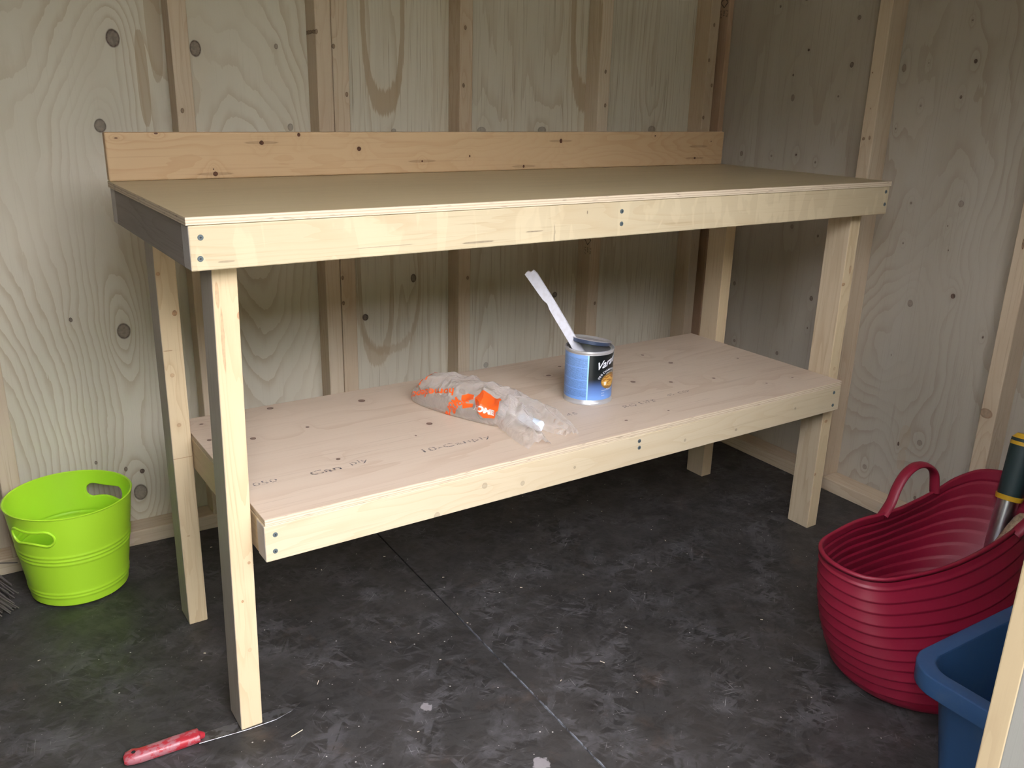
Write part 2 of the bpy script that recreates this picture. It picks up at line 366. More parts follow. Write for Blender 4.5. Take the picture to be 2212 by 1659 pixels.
def floor_mat():
    m = NT('painted_strand_board')
    P = m.coords(); X = m.xyz(P)
    acc = None
    for k, (ang, a, b, th) in enumerate(((.3, 14, 60, .55), (1.25, 18, 85, .6), (2.2, 13, 55, .6), (2.9, 22, 110, .6), (.8, 30, 150, .62))):
        rot = m.node('ShaderNodeVectorRotate', rotation_type='Z_AXIS')
        m.put(rot.inputs['Vector'], P); rot.inputs['Angle'].default_value = ang
        q = m.vmath('MULTIPLY', rot.outputs[0], (a, b, 1))
        q = m.vmath('ADD', q, (k * 7.3, k * 3.1, 0))
        q = m.vmath('ADD', q, m.vmath('SCALE', m.node('ShaderNodeTexNoise').outputs['Color'], .0))
        c = m.voro(q, 1, 'F1', 'Color')
        e = m.voro(q, 1, 'DISTANCE_TO_EDGE', 'Distance')
        r = m.xyz(c)[0]
        g = m.math('MULTIPLY', m.ramp(r, th, th + .2), m.ramp(e, 0.0, .12))
        acc = g if acc is None else m.math('MAXIMUM', acc, g)
    big = m.noise(P, 2.3, 3)
    worn = m.ramp(m.noise(P, 9, 6, .7), .45, .66)
    flk = acc
    acc = m.math('MULTIPLY', acc, m.math('MULTIPLY', worn, m.ramp(big, .3, .65, .45, 1.0)))
    col = m.mix(m.ramp(m.noise(P, 5, 5, .65), .35, .7), (.018, .0165, .0155), (.036, .032, .030))
    col = m.mix(m.math('MULTIPLY', flk, .35), col, (.052, .049, .048))
    col = m.mix(m.math('MULTIPLY', acc, .55), col, (.105, .10, .107))
    br = m.ramp(m.noise(m.vmath('ADD', P, (4, 9, 0)), 7, 5, .7), .57, .70)
    col = m.mix(m.math('MULTIPLY', br, .35), col, (.075, .050, .036))
    # scratches
    for ang, th in ((.2, .715), (1.0, .725), (2.4, .72), (1.7, .73)):
        rot = m.node('ShaderNodeVectorRotate', rotation_type='Z_AXIS')
        m.put(rot.inputs['Vector'], P); rot.inputs['Angle'].default_value = ang
        s = m.ramp(m.noise(m.vmath('MULTIPLY', rot.outputs[0], (16, 330, 1)), 1, 2, .55), th - .05, th + .02)
        col = m.mix(m.math('MULTIPLY', m.math('MULTIPLY', s, worn), .6), col, (.30, .29, .30))
    # chipped paint along the joint
    sd = m.math('ABSOLUTE', m.math('SUBTRACT', X[0], SEAM))
    chip = m.math('MULTIPLY', m.ramp(m.math('ADD', sd, m.math('MULTIPLY', m.noise(m.vmath('MULTIPLY', P, (90, 40, 1)), 1, 4, .7), .008)), .0065, .0050), m.ramp(X[1], .28, -.05))
    col = m.mix(m.math('MULTIPLY', chip, .75), col, (.27, .29, .33))
    # sawdust
    d = m.voro(P, 52, 'F1', 'Distance'); c = m.xyz(m.voro(P, 52, 'F1', 'Color'))
    sp = m.math('MULTIPLY', m.ramp(d, .10, .05), m.math('GREATER_THAN', c[0], .84))
    col = m.mix(m.math('MULTIPLY', sp, .8), col, (.55, .52, .48))
    d = m.voro(P, 130, 'F1', 'Distance'); c = m.xyz(m.voro(P, 130, 'F1', 'Color'))
    sp = m.math('MULTIPLY', m.ramp(d, .13, .07), m.math('GREATER_THAN', c[0], .90))
    col = m.mix(m.math('MULTIPLY', sp, .6), col, (.42, .40, .38))
    for cx, cy, r in ((.335, -.045, .016), (.44, -.27, .02), (-.02, .30, .006)):
        dd = m.vmath('DISTANCE', P, (cx, cy, 0.0))
        bl = m.ramp(m.math('ADD', dd, m.math('MULTIPLY', m.noise(P, 90, 3), .02)), r + .006, r + .003)
        col = m.mix(m.math('MULTIPLY', bl, .55), col, (.36, .33, .34))
    m.l.new(col, m.b.inputs['Base Color'])
    m.put(m.b.inputs['Roughness'], m.ramp(m.noise(P, 14, 5, .7), .3, .7, .42, .68))
    m.b.inputs['Specular IOR Level'].default_value = .5
    m.bump(m.noise(P, 110, 4, .65), .4, .0012)
    return m.mat
SEAM = .5265
M_floor = floor_mat()

# ------------------------------------------------------------------ room shell
XS, XP, YS, YP, HT = 1.765, 1.829, .843, .907, 2.05
XL, YF = -2.10, -.93
# floor: two painted sheets with the joint between them
fl = empty('floor', (0, 0, 0), kind='structure')
def sheet(x0, x1, y0, y1):
    b = MB(); b.box(x0, x1, y0, y1, -.018, 0); return b
SEAM = .5265
obj('floor_sheet', sheet(XL - .08, SEAM - .0012, YF, YP + .02), M_floor, fl, bevel=.0012)
obj('floor_sheet', sheet(SEAM + .0012, XP + .03, YF, YP + .02), M_floor, fl, bevel=.0012)
b = MB(); b.box(XL - .1, XP + .05, YF - .02, YP + .04, -.10, -.0185)
obj('subfloor', b, plain('subfloor_black', (.012, .012, .013), .8).mat, fl)

wb = empty('wall_back', (0, YP, 0), kind='structure')
def part(name, x0, x1, y0, y1, z0, z1, mat, parent, bevel=.0025, base=(0, 0, 0)):
    b = MB(); b.box(x0, x1, y0, y1, z0, z1)
    o = obj(name, b, mat, parent, bevel=bevel)
    o.location = (-parent.location.x, -parent.location.y, -parent.location.z)
    return o
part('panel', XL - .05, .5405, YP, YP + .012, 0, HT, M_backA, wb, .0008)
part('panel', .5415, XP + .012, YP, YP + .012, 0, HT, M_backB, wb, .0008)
for x0, x1 in ((-2.1, -2.062), (-1.55, -1.51), (-1.12, -1.08), (-.70, -.66), (-.271, -.232), (.178, .2165), (.5015, .5405), (.5415, .582), (.883, .921), (1.331, 1.370), (1.737, 1.774)):
    part('stud', x0, x1, YS, YP, .038, HT, M_studz, wb)
part('bottom_plate', XL, 1.774, YS, YP, 0, .038, M_studx, wb)
part('top_plate', XL, 1.774, YS, YP, HT, HT + .038, M_studx, wb)

wr = empty('wall_right', (XP, 0, 0), kind='structure')
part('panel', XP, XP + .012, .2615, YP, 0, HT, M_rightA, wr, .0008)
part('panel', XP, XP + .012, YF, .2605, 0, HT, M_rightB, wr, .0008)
for y0, y1 in ((.2415, .2795), (-.2095, -.1705), (-.56, -.522), (-.93, -.892)):
    part('stud', XS, XP, y0, y1, .038, HT, M_studr, wr)
part('corner_stud', 1.809, XP, .8435, .906, .038, HT, M_red, wr, .002)
part('bottom_plate', XS, XP, YF, YS, 0, .038, M_study, wr)
part('top_plate', XS, XP, YF, YS, HT, HT + .038, M_study, wr)

wl = empty('wall_left', (XL, 0, 0), kind='structure')
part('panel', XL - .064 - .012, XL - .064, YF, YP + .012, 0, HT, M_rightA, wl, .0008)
for y0 in (.42, 0.0, -.42, -.93): part('stud', XL - .064, XL, y0, y0 + .038, .038, HT, M_studz, wl)
part('bottom_plate', XL - .064, XL, YF, YS, 0, .038, M_study, wl)

# front wall: siding round the doorway, framing set back from the opening
DX0, DX1, DH = -.33, .457, 1.78
WX0, WX1, WZ0, WZ1 = .64, 1.04, .96, 1.52      # unseen window opening, added to light faces turned to the front
M_sidz = wood('siding_edge_wood', 'z', (.24, .19, .115), (.17, .12, .07), lines=.35, freq=14, big=(14, 1.0), streak=.25)
M_siding = wood('siding_grey', 'z', (.052, .050, .043), (.035, .034, .03), lines=.4, freq=10, big=(5, .7), streak=.4)
wf = empty('wall_front', (0, YF, 0), kind='structure')
def siding(x0, x1, z0, z1):
    b = MB(); b.box(x0, x1, YF - .0205, YF, z0, z1)
    b.m = [1 if abs(sum(b.v[i][1] for i in f) / 4 - (YF - .0205)) < 1e-4 else 0 for f in b.f]
    o = obj('siding', b, [M_sidz, M_siding], wf, bevel=.0015)
    o.location = (0, -YF, 0)
siding(DX1, WX0, 0, HT); siding(WX1, XP + .012, 0, HT); siding(WX0 + .001, WX1 - .001, 0, WZ0); siding(WX0 + .001, WX1 - .001, WZ1, HT); siding(XL - .076, DX0, 0, HT); siding(DX0 + .001, DX1 - .001, DH, HT)
for x0, x1 in ((.602, .64), (1.04, 1.078)):
    part('stud', x0, x1, YF, YF + .064, .038, HT, M_studz, wf)
for z0 in (WZ0 - .038, WZ1): part('added_opening_sill', .64, 1.04, YF, YF + .064, z0, z0 + .038, M_studx, wf)
part('header', DX0, .602, YF, YF + .064, DH, DH + .089, M_studx, wf)
part('bottom_plate', .602, XS, YF, YF + .064, 0, .038, M_studx, wf)

b = MB(); b.box(XL - .08, XP + .02, YF - .02, YP + .02, HT + .038, HT + .05)
tag(obj('ceiling', b, M_rightA), kind='structure')
b = MB(); b.box(-14, 14, -18, 12, -.16, -.12)
mg = NT('gravel'); P = mg.coords()
mg.l.new(mg.mix(mg.noise(P, 30, 5, .7), (.15, .145, .125), (.30, .29, .26)), mg.b.inputs['Base Color']); mg.b.inputs['Roughness'].default_value = .9
tag(obj('ground', b, mg.mat), kind='structure')
# unseen hedge ring, added to keep sky light off the upper walls
mh_ = NT('shade_hedge_green'); P = mh_.coords()
mh_.l.new(mh_.mix(mh_.noise(P, 6, 6, .75), (.035, .045, .018), (.11, .125, .065)), mh_.b.inputs['Base Color']); mh_.b.inputs['Roughness'].default_value = .8
b = MB(); rs = []
for i in range(121):
    a = math.radians(165 + 210 * i / 120)
    ring_ = []
    for rad_, z_ in ((8.6, -.12), (8.4, 1.0), (8.5, 2.4), (8.7, 3.5), (9.1, 4.0), (9.6, 3.7), (9.8, 2.4), (9.8, -.12)):
        k = .5 * noise.noise(Vector((math.cos(a) * 4, math.sin(a) * 4, z_ * 1.5))) + .25 * noise.noise(Vector((math.cos(a) * 14, math.sin(a) * 14, z_ * 4)))
        ring_.append((math.cos(a) * (rad_ + k) - .2, math.sin(a) * (rad_ + k) - 1.0, z_ + (k * .8 if z_ > 2 else 0)))
    rs.append(ring_)
b.rings(rs, True, True)
tag(obj('shade_hedge', b, mh_.mat, smooth=True), kind='structure')

# ------------------------------------------------------------------ workbench
TH = .033
wk = empty('workbench', (0, 0, 0), TH, label='long pale wooden workbench with backsplash and lower plywood shelf', cat='workbench')
L, DB, H, T, A = 1.604, .5296, .9007, .0115, .064
def bpart(name, x0, x1, y0, y1, z0, z1, mat, bevel=.002, endmat=None, endax=0, label=None):
    b = MB(); b.box(x0, x1, y0, y1, z0, z1)
    mats = [mat]
    if endmat:
        mats.append(endmat)
        lim = ((x0, x1), (y0, y1))[endax]
        b.m = [1 if min(abs(sum(b.v[i][endax] for i in f) / 4 - q) for q in lim) < 1e-5 else 0 for f in b.f]
    o = obj(name, b, mats, wk, bevel=bevel)
    if label: o['label'] = label
    return o
def ply(name, x0, x1, y0, y1, z0, z1, mat):
    b = MB(); b.box(x0, x1, y0, y1, z0, z1)
    b.m = [0 if abs(sum(b.v[i][2] for i in f) / 4 - (z0 + z1) / 2) > 1e-4 else 1 for f in b.f]
    return obj(name, b, [mat, M_edge], wk, bevel=.0006, seg=1)
ply('top_board', 0, L, 0, DB + .019, H - T, H, M_top)
bpart('backsplash', .0, L - .008, DB, DB + .019, H, H + .0875, M_splash, .003, label='orange-toned knotty backsplash board')
zt = H - T
bpart('front_rail', .003, L - .003, .0015, .0395, zt - A, zt, M_rail, .002, M_endgrain)
bpart('back_rail', .003, L - .003, DB - .019, DB + .019, zt - A, zt, M_lumx, .002, M_endgrain)
for x0, x1 in ((.0032, .0412), (L - .0425, L - .0055)):
    bpart('end_rail', x0, x1, .0395, DB - .019, zt - A, zt, M_weath if x0 < .5 else M_lumy, .002, label='dark grey end rail' if x0 < .5 else None)
bpart('cross_rail', .763, .801, .0395, DB - .019, zt - A, zt, M_lumy)
ZS = .4223
ply('shelf_board', .0795, 1.526, 0.0, .518, ZS - T, ZS, M_shelf)
zs = ZS - T
bpart('shelf_front_rail', .0775, 1.5265, .0003, .0383, zs - A, zs, M_srail, .002, M_endgrain)
bpart('shelf_back_rail', .0785, 1.5255, .480, .518, zs - A, zs, M_lumx, .002, M_endgrain)
for x0, x1 in ((.0787, .1167), (1.4873, 1.5253)):
    bpart('shelf_end_rail', x0, x1, .0383, .48, zs - A, zs, M_lumy)
bpart('shelf_cross_rail', .849, .887, .0383, .48, zs - A, zs, M_lumy)
def leg(x, y, dx, dy, label=None, mat=None, z0=0.0, face=None):
    a, d = .0377, .0638
    b = MB()
    b.hexa([(x + dx, y + dy, z0), (x + a + dx, y + dy, z0), (x + a + dx, y + d + dy, z0), (x + dx, y + d + dy, z0),
            (x, y, zt), (x + a, y, zt), (x + a, y + d, zt), (x, y + d, zt)])
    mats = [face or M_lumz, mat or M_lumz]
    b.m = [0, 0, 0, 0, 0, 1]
    o = obj('leg', b, mats, wk, bevel=.002)
    if label: o['label'] = label
M_legside = wood('leg_rough_shaded_side', 'z', (.42, .38, .32), (.30, .26, .21), lines=.3, freq=12, big=(14, 1), streak=.5)  # rough-sawn grey, with the shade of the left faces mixed into the colour
KC = (.22, .10, .045)
M_legFL = wood('leg_wood_front_left', 'z', LUM, LUMT, lines=.4, freq=16, big=(14, .9), streak=.3, rnd=False, knotcol=KC,
               knots=[(.0770, .7456, .004, .006, .55, .06), (.0645, .3266, .0022, .0028, .6, .02), (.0489, .2577, .002, .0025, .7, .02), (.046, .78, .003, .02, .35, 0), (.050, .71, .0025, .05, .35, 0), (.055, .16, .004, .004, .2, .04)])
M_legBL = wood('leg_wood_back_left', 'z', LUM, LUMT, lines=.4, freq=16, big=(14, .9), streak=.3, rnd=False, knotcol=KC,
               knots=[(.0686, .668, .0042, .0055, .7, .06), (.0533, .548, .004, .004, .4, .06), (.0567, .4458, .004, .004, .4, .06), (.050, .597, .008, .0012, .45, 0), (.06, .3765, .03, .0006, .6, 0), (.046, .744, .0035, .0035, .5, .03), (.054, .205, .003, .002, .4, .02)])
M_legFR = wood('leg_wood_front_right', 'z', LUM, LUMT, lines=.4, freq=16, big=(14, .9), streak=.3, rnd=False, knotcol=KC,
               knots=[(1.532, .655, .006, .004, .6, .05), (1.550, .690, .004, .01, .4, 0), (1.5425, .30, .006, .004, .6, .05), (1.545, .44, .004, .005, .3, .05), (1.528, .155, .004, .004, .6, .02)])
M_legshade = wood('leg_shaded_side', 'z', (.50, .41, .29), (.36, .26, .16), lines=.4, freq=14, big=(14, .9), streak=.4)  # darker leg wood: shade on the right legs' left faces put into the colour
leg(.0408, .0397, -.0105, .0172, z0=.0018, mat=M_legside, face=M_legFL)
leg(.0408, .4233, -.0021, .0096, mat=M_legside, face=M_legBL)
leg(1.5265, .0397, 0, 0, mat=M_legshade, face=M_legFR)
leg(1.5265, .4233, 0, 0, mat=M_legshade)
# screws: zinc heads with a square socket
M_zinc = plain('zinc_blue', (.085, .11, .12), .45, .0).mat
M_hole = plain('screw_socket', (.01, .012, .014), .6).mat
sb = MB()
sb.rings([[(r * math.cos(2 * PI * j / 16), y, r * math.sin(2 * PI * j / 16)) for j in range(16)] for r, y in ((.0042, .0005), (.0042, -.0005), (.0036, -.0011), (.002, -.0011))], True, True)
sb.add([(-.0012, -.00125, -.0012), (.0012, -.00125, -.0012), (.0012, -.00125, .0012), (-.0012, -.00125, .0012)], [(0, 1, 2, 3)], 1)
sme = sb.mesh('screw'); fix(sme); sme.materials.append(M_zinc); sme.materials.append(M_hole)
for x, z, y in ((.019, .872, .0015), (.0165, .8425, .0015), (.781, .871, .0015), (.782, .848, .0015), (1.588, .877, .0015), (1.590, .848, .0015),
                (.095, .393, .0003), (.0935, .364, .0003), (.867, .397, .0003), (.868, .382, .0003), (1.501, .396, .0003), (1.503, .363, .0003)):
    o = bpy.data.objects.new('screw', sme); COL.objects.link(o); o.parent = wk; o.location = (x, y, z); o.rotation_euler = (0, random.random() * 3, 0)

# ------------------------------------------------------------------ lettering helper
def text_mesh(txt, size, shear=0.0, bold=0.0, res=3, align='LEFT', spacing=1.0):
    c = bpy.data.curves.new('txt', 'FONT'); c.body = txt; c.size = size; c.shear = shear; c.offset = bold
    c.resolution_u = res; c.align_x = align; c.space_character = spacing
    o = bpy.data.objects.new('txt', c); COL.objects.link(o)
    dg = bpy.context.evaluated_depsgraph_get()
    me = bpy.data.meshes.new_from_object(o.evaluated_get(dg))
    bpy.data.objects.remove(o); bpy.data.curves.remove(c)
    return me
def warp_mesh(me, fn, maxlen=None):
    bm = bmesh.new(); bm.from_mesh(me)
    bmesh.ops.triangulate(bm, faces=bm.faces)
    if maxlen:
        for _ in range(4):
            es = [e for e in bm.edges if e.calc_length() > maxlen]
            if not es: break
            bmesh.ops.subdivide_edges(bm, edges=es, cuts=1)
            bmesh.ops.triangulate(bm, faces=bm.faces)
    for v in bm.verts: v.co = fn(v.co.x, v.co.y)
    bm.to_mesh(me); bm.free(); me.update()
    return me
def join_meshes(ms, name):
    bm = bmesh.new()
    for m in ms: bm.from_mesh(m); bpy.data.meshes.remove(m)
    me = bpy.data.meshes.new(name); bm.to_mesh(me); bm.free()
    return me
def raw(name, me, mat, parent):
    me.materials.append(mat)
    o = bpy.data.objects.new(name, me); COL.objects.link(o)
    if parent: o.parent = parent
    return o

def ink_mat(name, col, th):
    m = NT(name); P = m.coords()
    n = m.noise(m.vmath('MULTIPLY', P, (150, 700, 300)), 1, 3, .65)
    tr = m.node('ShaderNodeBsdfTransparent'); mx = m.node('ShaderNodeMixShader')
    m.b.inputs['Base Color'].default_value = (*col, 1); m.b.inputs['Roughness'].default_value = .8
    m.put(mx.inputs[0], m.ramp(n, th - .03, th + .03))
    m.l.new(tr.outputs[0], mx.inputs[1]); m.l.new(m.b.outputs[0], mx.inputs[2])
    m.l.new(mx.outputs[0], m.n['Material Output'].inputs['Surface'])
    return m.mat
M_ink = ink_mat('stamp_ink', (.05, .05, .075), .50)
ZI = ZS + .0004
sts = []
for txt, x, y, size, sx in (('050', .104, .131, .020, 1.5), ('Can', .205, .124, .024, 1.55), ('ply', .283, .132, .020, 1.6), ('10-Canply', .42, .117, .022, 1.75), ('45', .785, .138, .019, 1.6), ('RQ LIFE', .925, .117, .019, 1.5), ('45  CSP', 1.066, .128, .016, 1.4)):
    me = text_mesh(txt, size)
    sts.append(warp_mesh(me, lambda a, c, x=x, y=y, sx=sx: Vector((x + a * sx, y + c, ZI))))
for me in sts: raw('ink_stamp', me, M_ink, [o for o in COL.objects if o.name.startswith('shelf_board')][0])

# mill stamps on two studs
def mill(parent_pred, fn, rows, size):
    ms = []
    for i, r in enumerate(rows):
        ms.append(warp_mesh(text_mesh(r, size), lambda a, c, i=i: fn(a, c + .0 - i * size * 1.15)))
    q = MB(); s = size * 1.5
    for k in range(4):
        a0, a1 = PI / 2 * k, PI / 2 * (k + 1)
        p = [(math.cos(a) * r * s, math.sin(a) * r * s) for r, a in ((1, a0), (1, a1), (.78, a1), (.78, a0))]
        q.add([fn(x - s * 1.3, y - size) for x, y in p], [(0, 1, 2, 3)])
    ms.append(q.mesh('q'))
    raw('mill_stamp', join_meshes(ms, 'mill_stamp'), M_mill, parent_pred)
M_mill = ink_mat('mill_ink', (.035, .028, .025), .42)
st4 = [o for o in COL.objects if o.name.startswith('stud') and o.parent == wb][9]
mill(st4, lambda a, c: Vector((1.3303, .858 - c - .012, .642 - a)), ['7 70', '864', 'S-P-F'], .011)
cst = [o for o in COL.objects if o.name.startswith('corner_stud')][0]
mill(cst, lambda a, c: Vector((1.8083, .862 - c - .008, 1.332 - a)), ['7 70', '864', 'S-P-F'], .011)

# ------------------------------------------------------------------ lime bucket
M_lime = NT('lime_plastic')
M_lime.b.inputs['Base Color'].default_value = (.46, .80, .035, 1); M_lime.b.inputs['Roughness'].default_value = .38
M_lime.b.inputs['Subsurface Weight'].default_value = .0
M_lime = M_lime.mat
BX, BY = -.148, .718
bk = empty('bucket', (BX, BY, 0), label='round lime green plastic bucket with two cut-out hand holes', cat='bucket')
HB = .22
def brad(z):
    r = .0985 + (.1265 - .0985) * (z / HB)
    for zc in (.128, .119, .110): r += .0014 * math.exp(-((z - zc) / .0026) ** 2)
    for zc in (.034, .026): r += .0014 * math.exp(-((z - zc) / .0026) ** 2)
    return r
prof_o = [(.02, .0), (.08, .0), (.094, .0015)] + [(brad(z), z) for z in [.006 + i * (HB - .006) / 110 for i in range(111)]]
prof_i = [(brad(z) - .0024, z) for z in [HB - i * (HB - .005) / 80 for i in range(81)]] + [(.09, .004), (.02, .004)]
b = MB(); b.lathe(prof_o + [(.1278, HB + .001), (.1285, HB + .003), (.1262, HB + .0042), (.1242, HB + .002)] + prof_i, 96, cap0=True, cap1=True)
body = obj('body', b, M_lime, bk, smooth=True)
body.modifiers.clear()
cut_objs = []
def stad(n=14, Lh=.050, hh=.0175, zc=.177, sag=.004):
    pts = []
    for k in range(n + 1):
        a = -PI / 2 + PI * k / n; pts.append((Lh - hh + hh * math.cos(a), zc + hh * math.sin(a)))
    for k in range(1, 6): pts.append(((Lh - hh) * (1 - 2 * k / 6), zc + hh - .003 * math.sin(PI * k / 6)))
    for k in range(n + 1):
        a = PI / 2 + PI * k / n; pts.append((-(Lh - hh) + hh * math.cos(a), zc + hh * math.sin(a)))
    for k in range(1, 6): pts.append((-(Lh - hh) * (1 - 2 * k / 6), zc - hh + sag * math.sin(PI * k / 6)))
    return pts
HA = math.radians(225)
for ha in (HA, HA + PI):
    c = MB(); dirv = Vector((math.cos(ha), math.sin(ha), 0)); tv = Vector((-math.sin(ha), math.cos(ha), 0))
    c.rings([[dirv * d + tv * p[0] + Vector((0, 0, p[1])) for p in stad()] for d in (.07, .16)])
    me = c.mesh('cut'); fix(me); co = bpy.data.objects.new('cut', me); COL.objects.link(co); co.parent = bk
    m = body.modifiers.new('hole', 'BOOLEAN'); m.object = co; m.operation = 'DIFFERENCE'; m.solver = 'EXACT'; cut_objs.append(co)
bpy.context.view_layer.update()
me2 = bpy.data.meshes.new_from_object(body.evaluated_get(bpy.context.evaluated_depsgraph_get()))
body.modifiers.clear(); body.data = me2
for co in cut_objs: bpy.data.objects.remove(co)
me2.polygons.foreach_set('use_smooth', [True] * len(me2.polygons))
e = body.modifiers.new('edge_split', 'EDGE_SPLIT'); e.split_angle = math.radians(32)
for ha in (HA, HA + PI):
    path = []
    for p in stad():
        an = p[0] / .118; r = brad(p[1]) + .0008
        path.append((r * math.cos(ha + an), r * math.sin(ha + an), p[1]))
    path.append(path[0])
    h = MB(); h.tube(path, .0026, 8, cap=False)
    obj('hand_hole_rim', h, M_lime, bk, smooth=True)

# ------------------------------------------------------------------ broom at the left edge
M_bris = plain('bristle_grey', (.095, .08, .075), .35).mat
br = empty('broom', (-.36, .77, 0), label='broom with stiff dark grey bristles beside the green bucket', cat='broom')
b = MB()
rb = random.Random(3)
for i in range(170):
    a = rb.random(); c = rb.random()
    top = Vector((-.075 + .05 * a - .02, .10 - .20 * c, .105 + .02 * a))
    bot = Vector((-.03 + .112 * a + rb.uniform(-.01, .01), .075 - .16 * c + rb.uniform(-.01, .01) - .03, .0012 + .012 * rb.random() * (1 - a)))
    mid = (top + bot) / 2 + Vector((.008, 0, .006))
    b.tube([top, mid, bot], .0015, 5)
for p in ([(.02, .10, .05), (.06, .055, .042), (.097, .041, .040)], [(.035, .02, .05), (.055, -.01, .03), (.073, -.045, .002)]):
    b.tube(p, .0012, 5)
o = obj('bristles', b, M_bris, br); o['kind'] = 'stuff'
b = MB(); b.hexa([(-.125, -.16, .095), (-.065, -.16, .095), (-.055, .12, .095), (-.115, .12, .095), (-.145, -.15, .135), (-.09, -.15, .14), (-.085, .11, .14), (-.14, .11, .135)])
obj('broom_head', b, M_lumy, br, bevel=.006)
b = MB(); b.tube([(-.11, -.02, .13), (-.2, -.02, .62), (-.265, -.02, 1.15)], .0125, 14)
obj('broom_handle', b, M_lumz, br, smooth=True)

# ------------------------------------------------------------------ knife used as a shim
M_blade = NT('knife_steel'); P = M_blade.coords()
M_blade.b.inputs['Metallic'].default_value = .85
M_blade.l.new(M_blade.mix(M_blade.ramp(M_blade.noise(P, 60, 4), .45, .6), (.28, .28, .30), (.13, .12, .12)), M_blade.b.inputs['Base Color'])
M_blade.b.inputs['Roughness'].default_value = .3; M_blade = M_blade.mat
mh = NT('worn_red_handle'); P = mh.coords()
mh.l.new(mh.mix(mh.ramp(mh.noise(mh.vmath('MULTIPLY', P, (40, 70, 40)), 1, 5, .7), .47, .56), (.36, .018, .03), (.36, .13, .15)), mh.b.inputs['Base Color'])
mh.b.inputs['Roughness'].default_value = .42; mh.b.inputs['Specular IOR Level'].default_value = .6
K0, K1 = Vector((-.158, .073, 0)), Vector((.125, .073, 0))
kn = empty('knife', (-.160, .0785, 0), math.radians(0), label='kitchen knife with worn red handle, its blade shimming the bench leg', cat='knife')
ang = math.atan2(.070 - .069, .13)
# local frame: x along handle towards the tip
hp = [(.0, .008, .004), (.004, .0125, .0075), (.014, .015, .009), (.026, .0125, .0095), (.045, .0128, .0095), (.085, .0135, .0095), (.112, .0140, .009), (.120, .0135, .008), (.1215, .012, .006)]
b = MB(); rs = []
for x, wd, hh in hp:
    sk = -.006 * (1 - x / .12) + .004 * math.exp(-((x - .01) / .01) ** 2)
    r_ = []
    for j in range(16):
        a = 2 * PI * j / 16; ca, sa = math.cos(a), math.sin(a)
        r_.append((x, sk + wd * math.copysign(abs(ca) ** .7, ca), .0095 + hh * math.copysign(abs(sa) ** .6, sa)))
    rs.append(r_)
b.rings(rs); obj('handle', b, mh.mat, kn, smooth=True)
b = MB(); b.tube([(.119, 0, .009), (.129, .0, .006)], [.0085, .005], 10); obj('bolster', b, mh.mat, kn, smooth=True)
b = MB(); b.lathe([(.0035, .0), (.0035, .0004), (.0, .0004)], 14, (.016, -.003, .0188)); obj('hanging_hole', b, M_hole, kn)
out = [(.118, -.012), (.20, -.016), (.25, -.0135), (.28, -.004), (.302, .012), (.29, .013), (.25, .014), (.20, .013), (.125, .012)]
b = MB()
b.rings([[(x, y, .0006) for x, y in out], [(x, y, .0017) for x, y in out]])
obj('blade', b, M_blade, kn, bevel=.0004, seg=1)
kn.rotation_euler = (0, 0, math.radians(-2))

# ------------------------------------------------------------------ red flexible tub
mt = NT('red_rubber'); P = mt.coords()
dust = mt.ramp(mt.noise(P, 26, 6, .75), .56, .72)
mt.l.new(mt.mix(mt.math('MULTIPLY', dust, .16), (.185, .0045, .022), (.20, .065, .08)), mt.b.inputs['Base Color'])
mt.b.inputs['Roughness'].default_value = .5
M_tub = mt.mat
TX, TY = 1.222, -.432
tub = empty('tub', (TX, TY, 0), label='large flexible dark red tub with ribbed sides and loop handles', cat='tub')
rim = [(1.018, -.332, .275), (1.000, -.372, .276), (1.004, -.419, .275), (1.026, -.450, .275), (1.068, -.467, .275), (1.167, -.483, .275), (1.275, -.484, .277), (1.40, -.475, .285), (1.50, -.455, .295), (1.575, -.425, .305),
       (1.605, -.392, .312), (1.592, -.352, .318), (1.545, -.314, .320), (1.488, -.292, .303), (1.432, -.287, .286), (1.32, -.289, .275), (1.255, -.288, .275), (1.181, -.283, .275), (1.098, -.293, .275), (1.05, -.305, .275)]
rimc = catmull(rim, 6, True)
NR = len(rimc)
rimc = [Vector((p.x - TX, p.y - TY, p.z)) for p in rimc]
i0 = max(range(NR), key=lambda i: -rimc[i].x); rimc = rimc[i0:] + rimc[:i0]
# arc-length parameter mixed with angle so the wall does not twist
Ls = [0.0]
for i in range(NR): Ls.append(Ls[-1] + (rimc[(i + 1) % NR] - rimc[i]).length)
def tubwall(t, i, off=0.0):
    a = PI + 2 * PI * Ls[i] / Ls[-1]
    rb_ = .152
    base = Vector((rb_ * math.cos(a), rb_ * math.sin(a), 0))
    tt = t
    p = base.lerp(Vector((rimc[i].x, rimc[i].y, 0)), tt ** .9)
    n = Vector((math.cos(a), math.sin(a), 0))
    bul = .020 * math.sin(PI * min(1, tt))
    rib = 0.0 if t > .94 else .0034 * (((1 - t) * 12.5) % 1.0) ** 1.6
    z = rimc[i].z * tt
    cor = 0.0
    if t < .12: cor = -.022 * (1 - t / .12) ** 2
    return Vector((p.x, p.y, z)) + n * (bul + rib + cor + off)
b = MB()
ts = [k / 120 for k in range(121)]
outer = [[tubwall(t, i) for i in range(NR)] for t in ts]
lip = [[tubwall(1, i, .004) + Vector((0, 0, -.006)) for i in range(NR)], [tubwall(1, i, .0045) + Vector((0, 0, .0)) for i in range(NR)], [tubwall(1, i, .001) + Vector((0, 0, .003)) for i in range(NR)], [tubwall(1, i, -.003) + Vector((0, 0, .001)) for i in range(NR)]]
inner = [[tubwall(t, i, -.0045) + Vector((0, 0, .004 * (1 - t))) for i in range(NR)] for t in reversed(ts)]
b.rings(outer + lip + inner, True, True)
obj('tub_body', b, M_tub, tub, smooth=True).modifiers.clear()
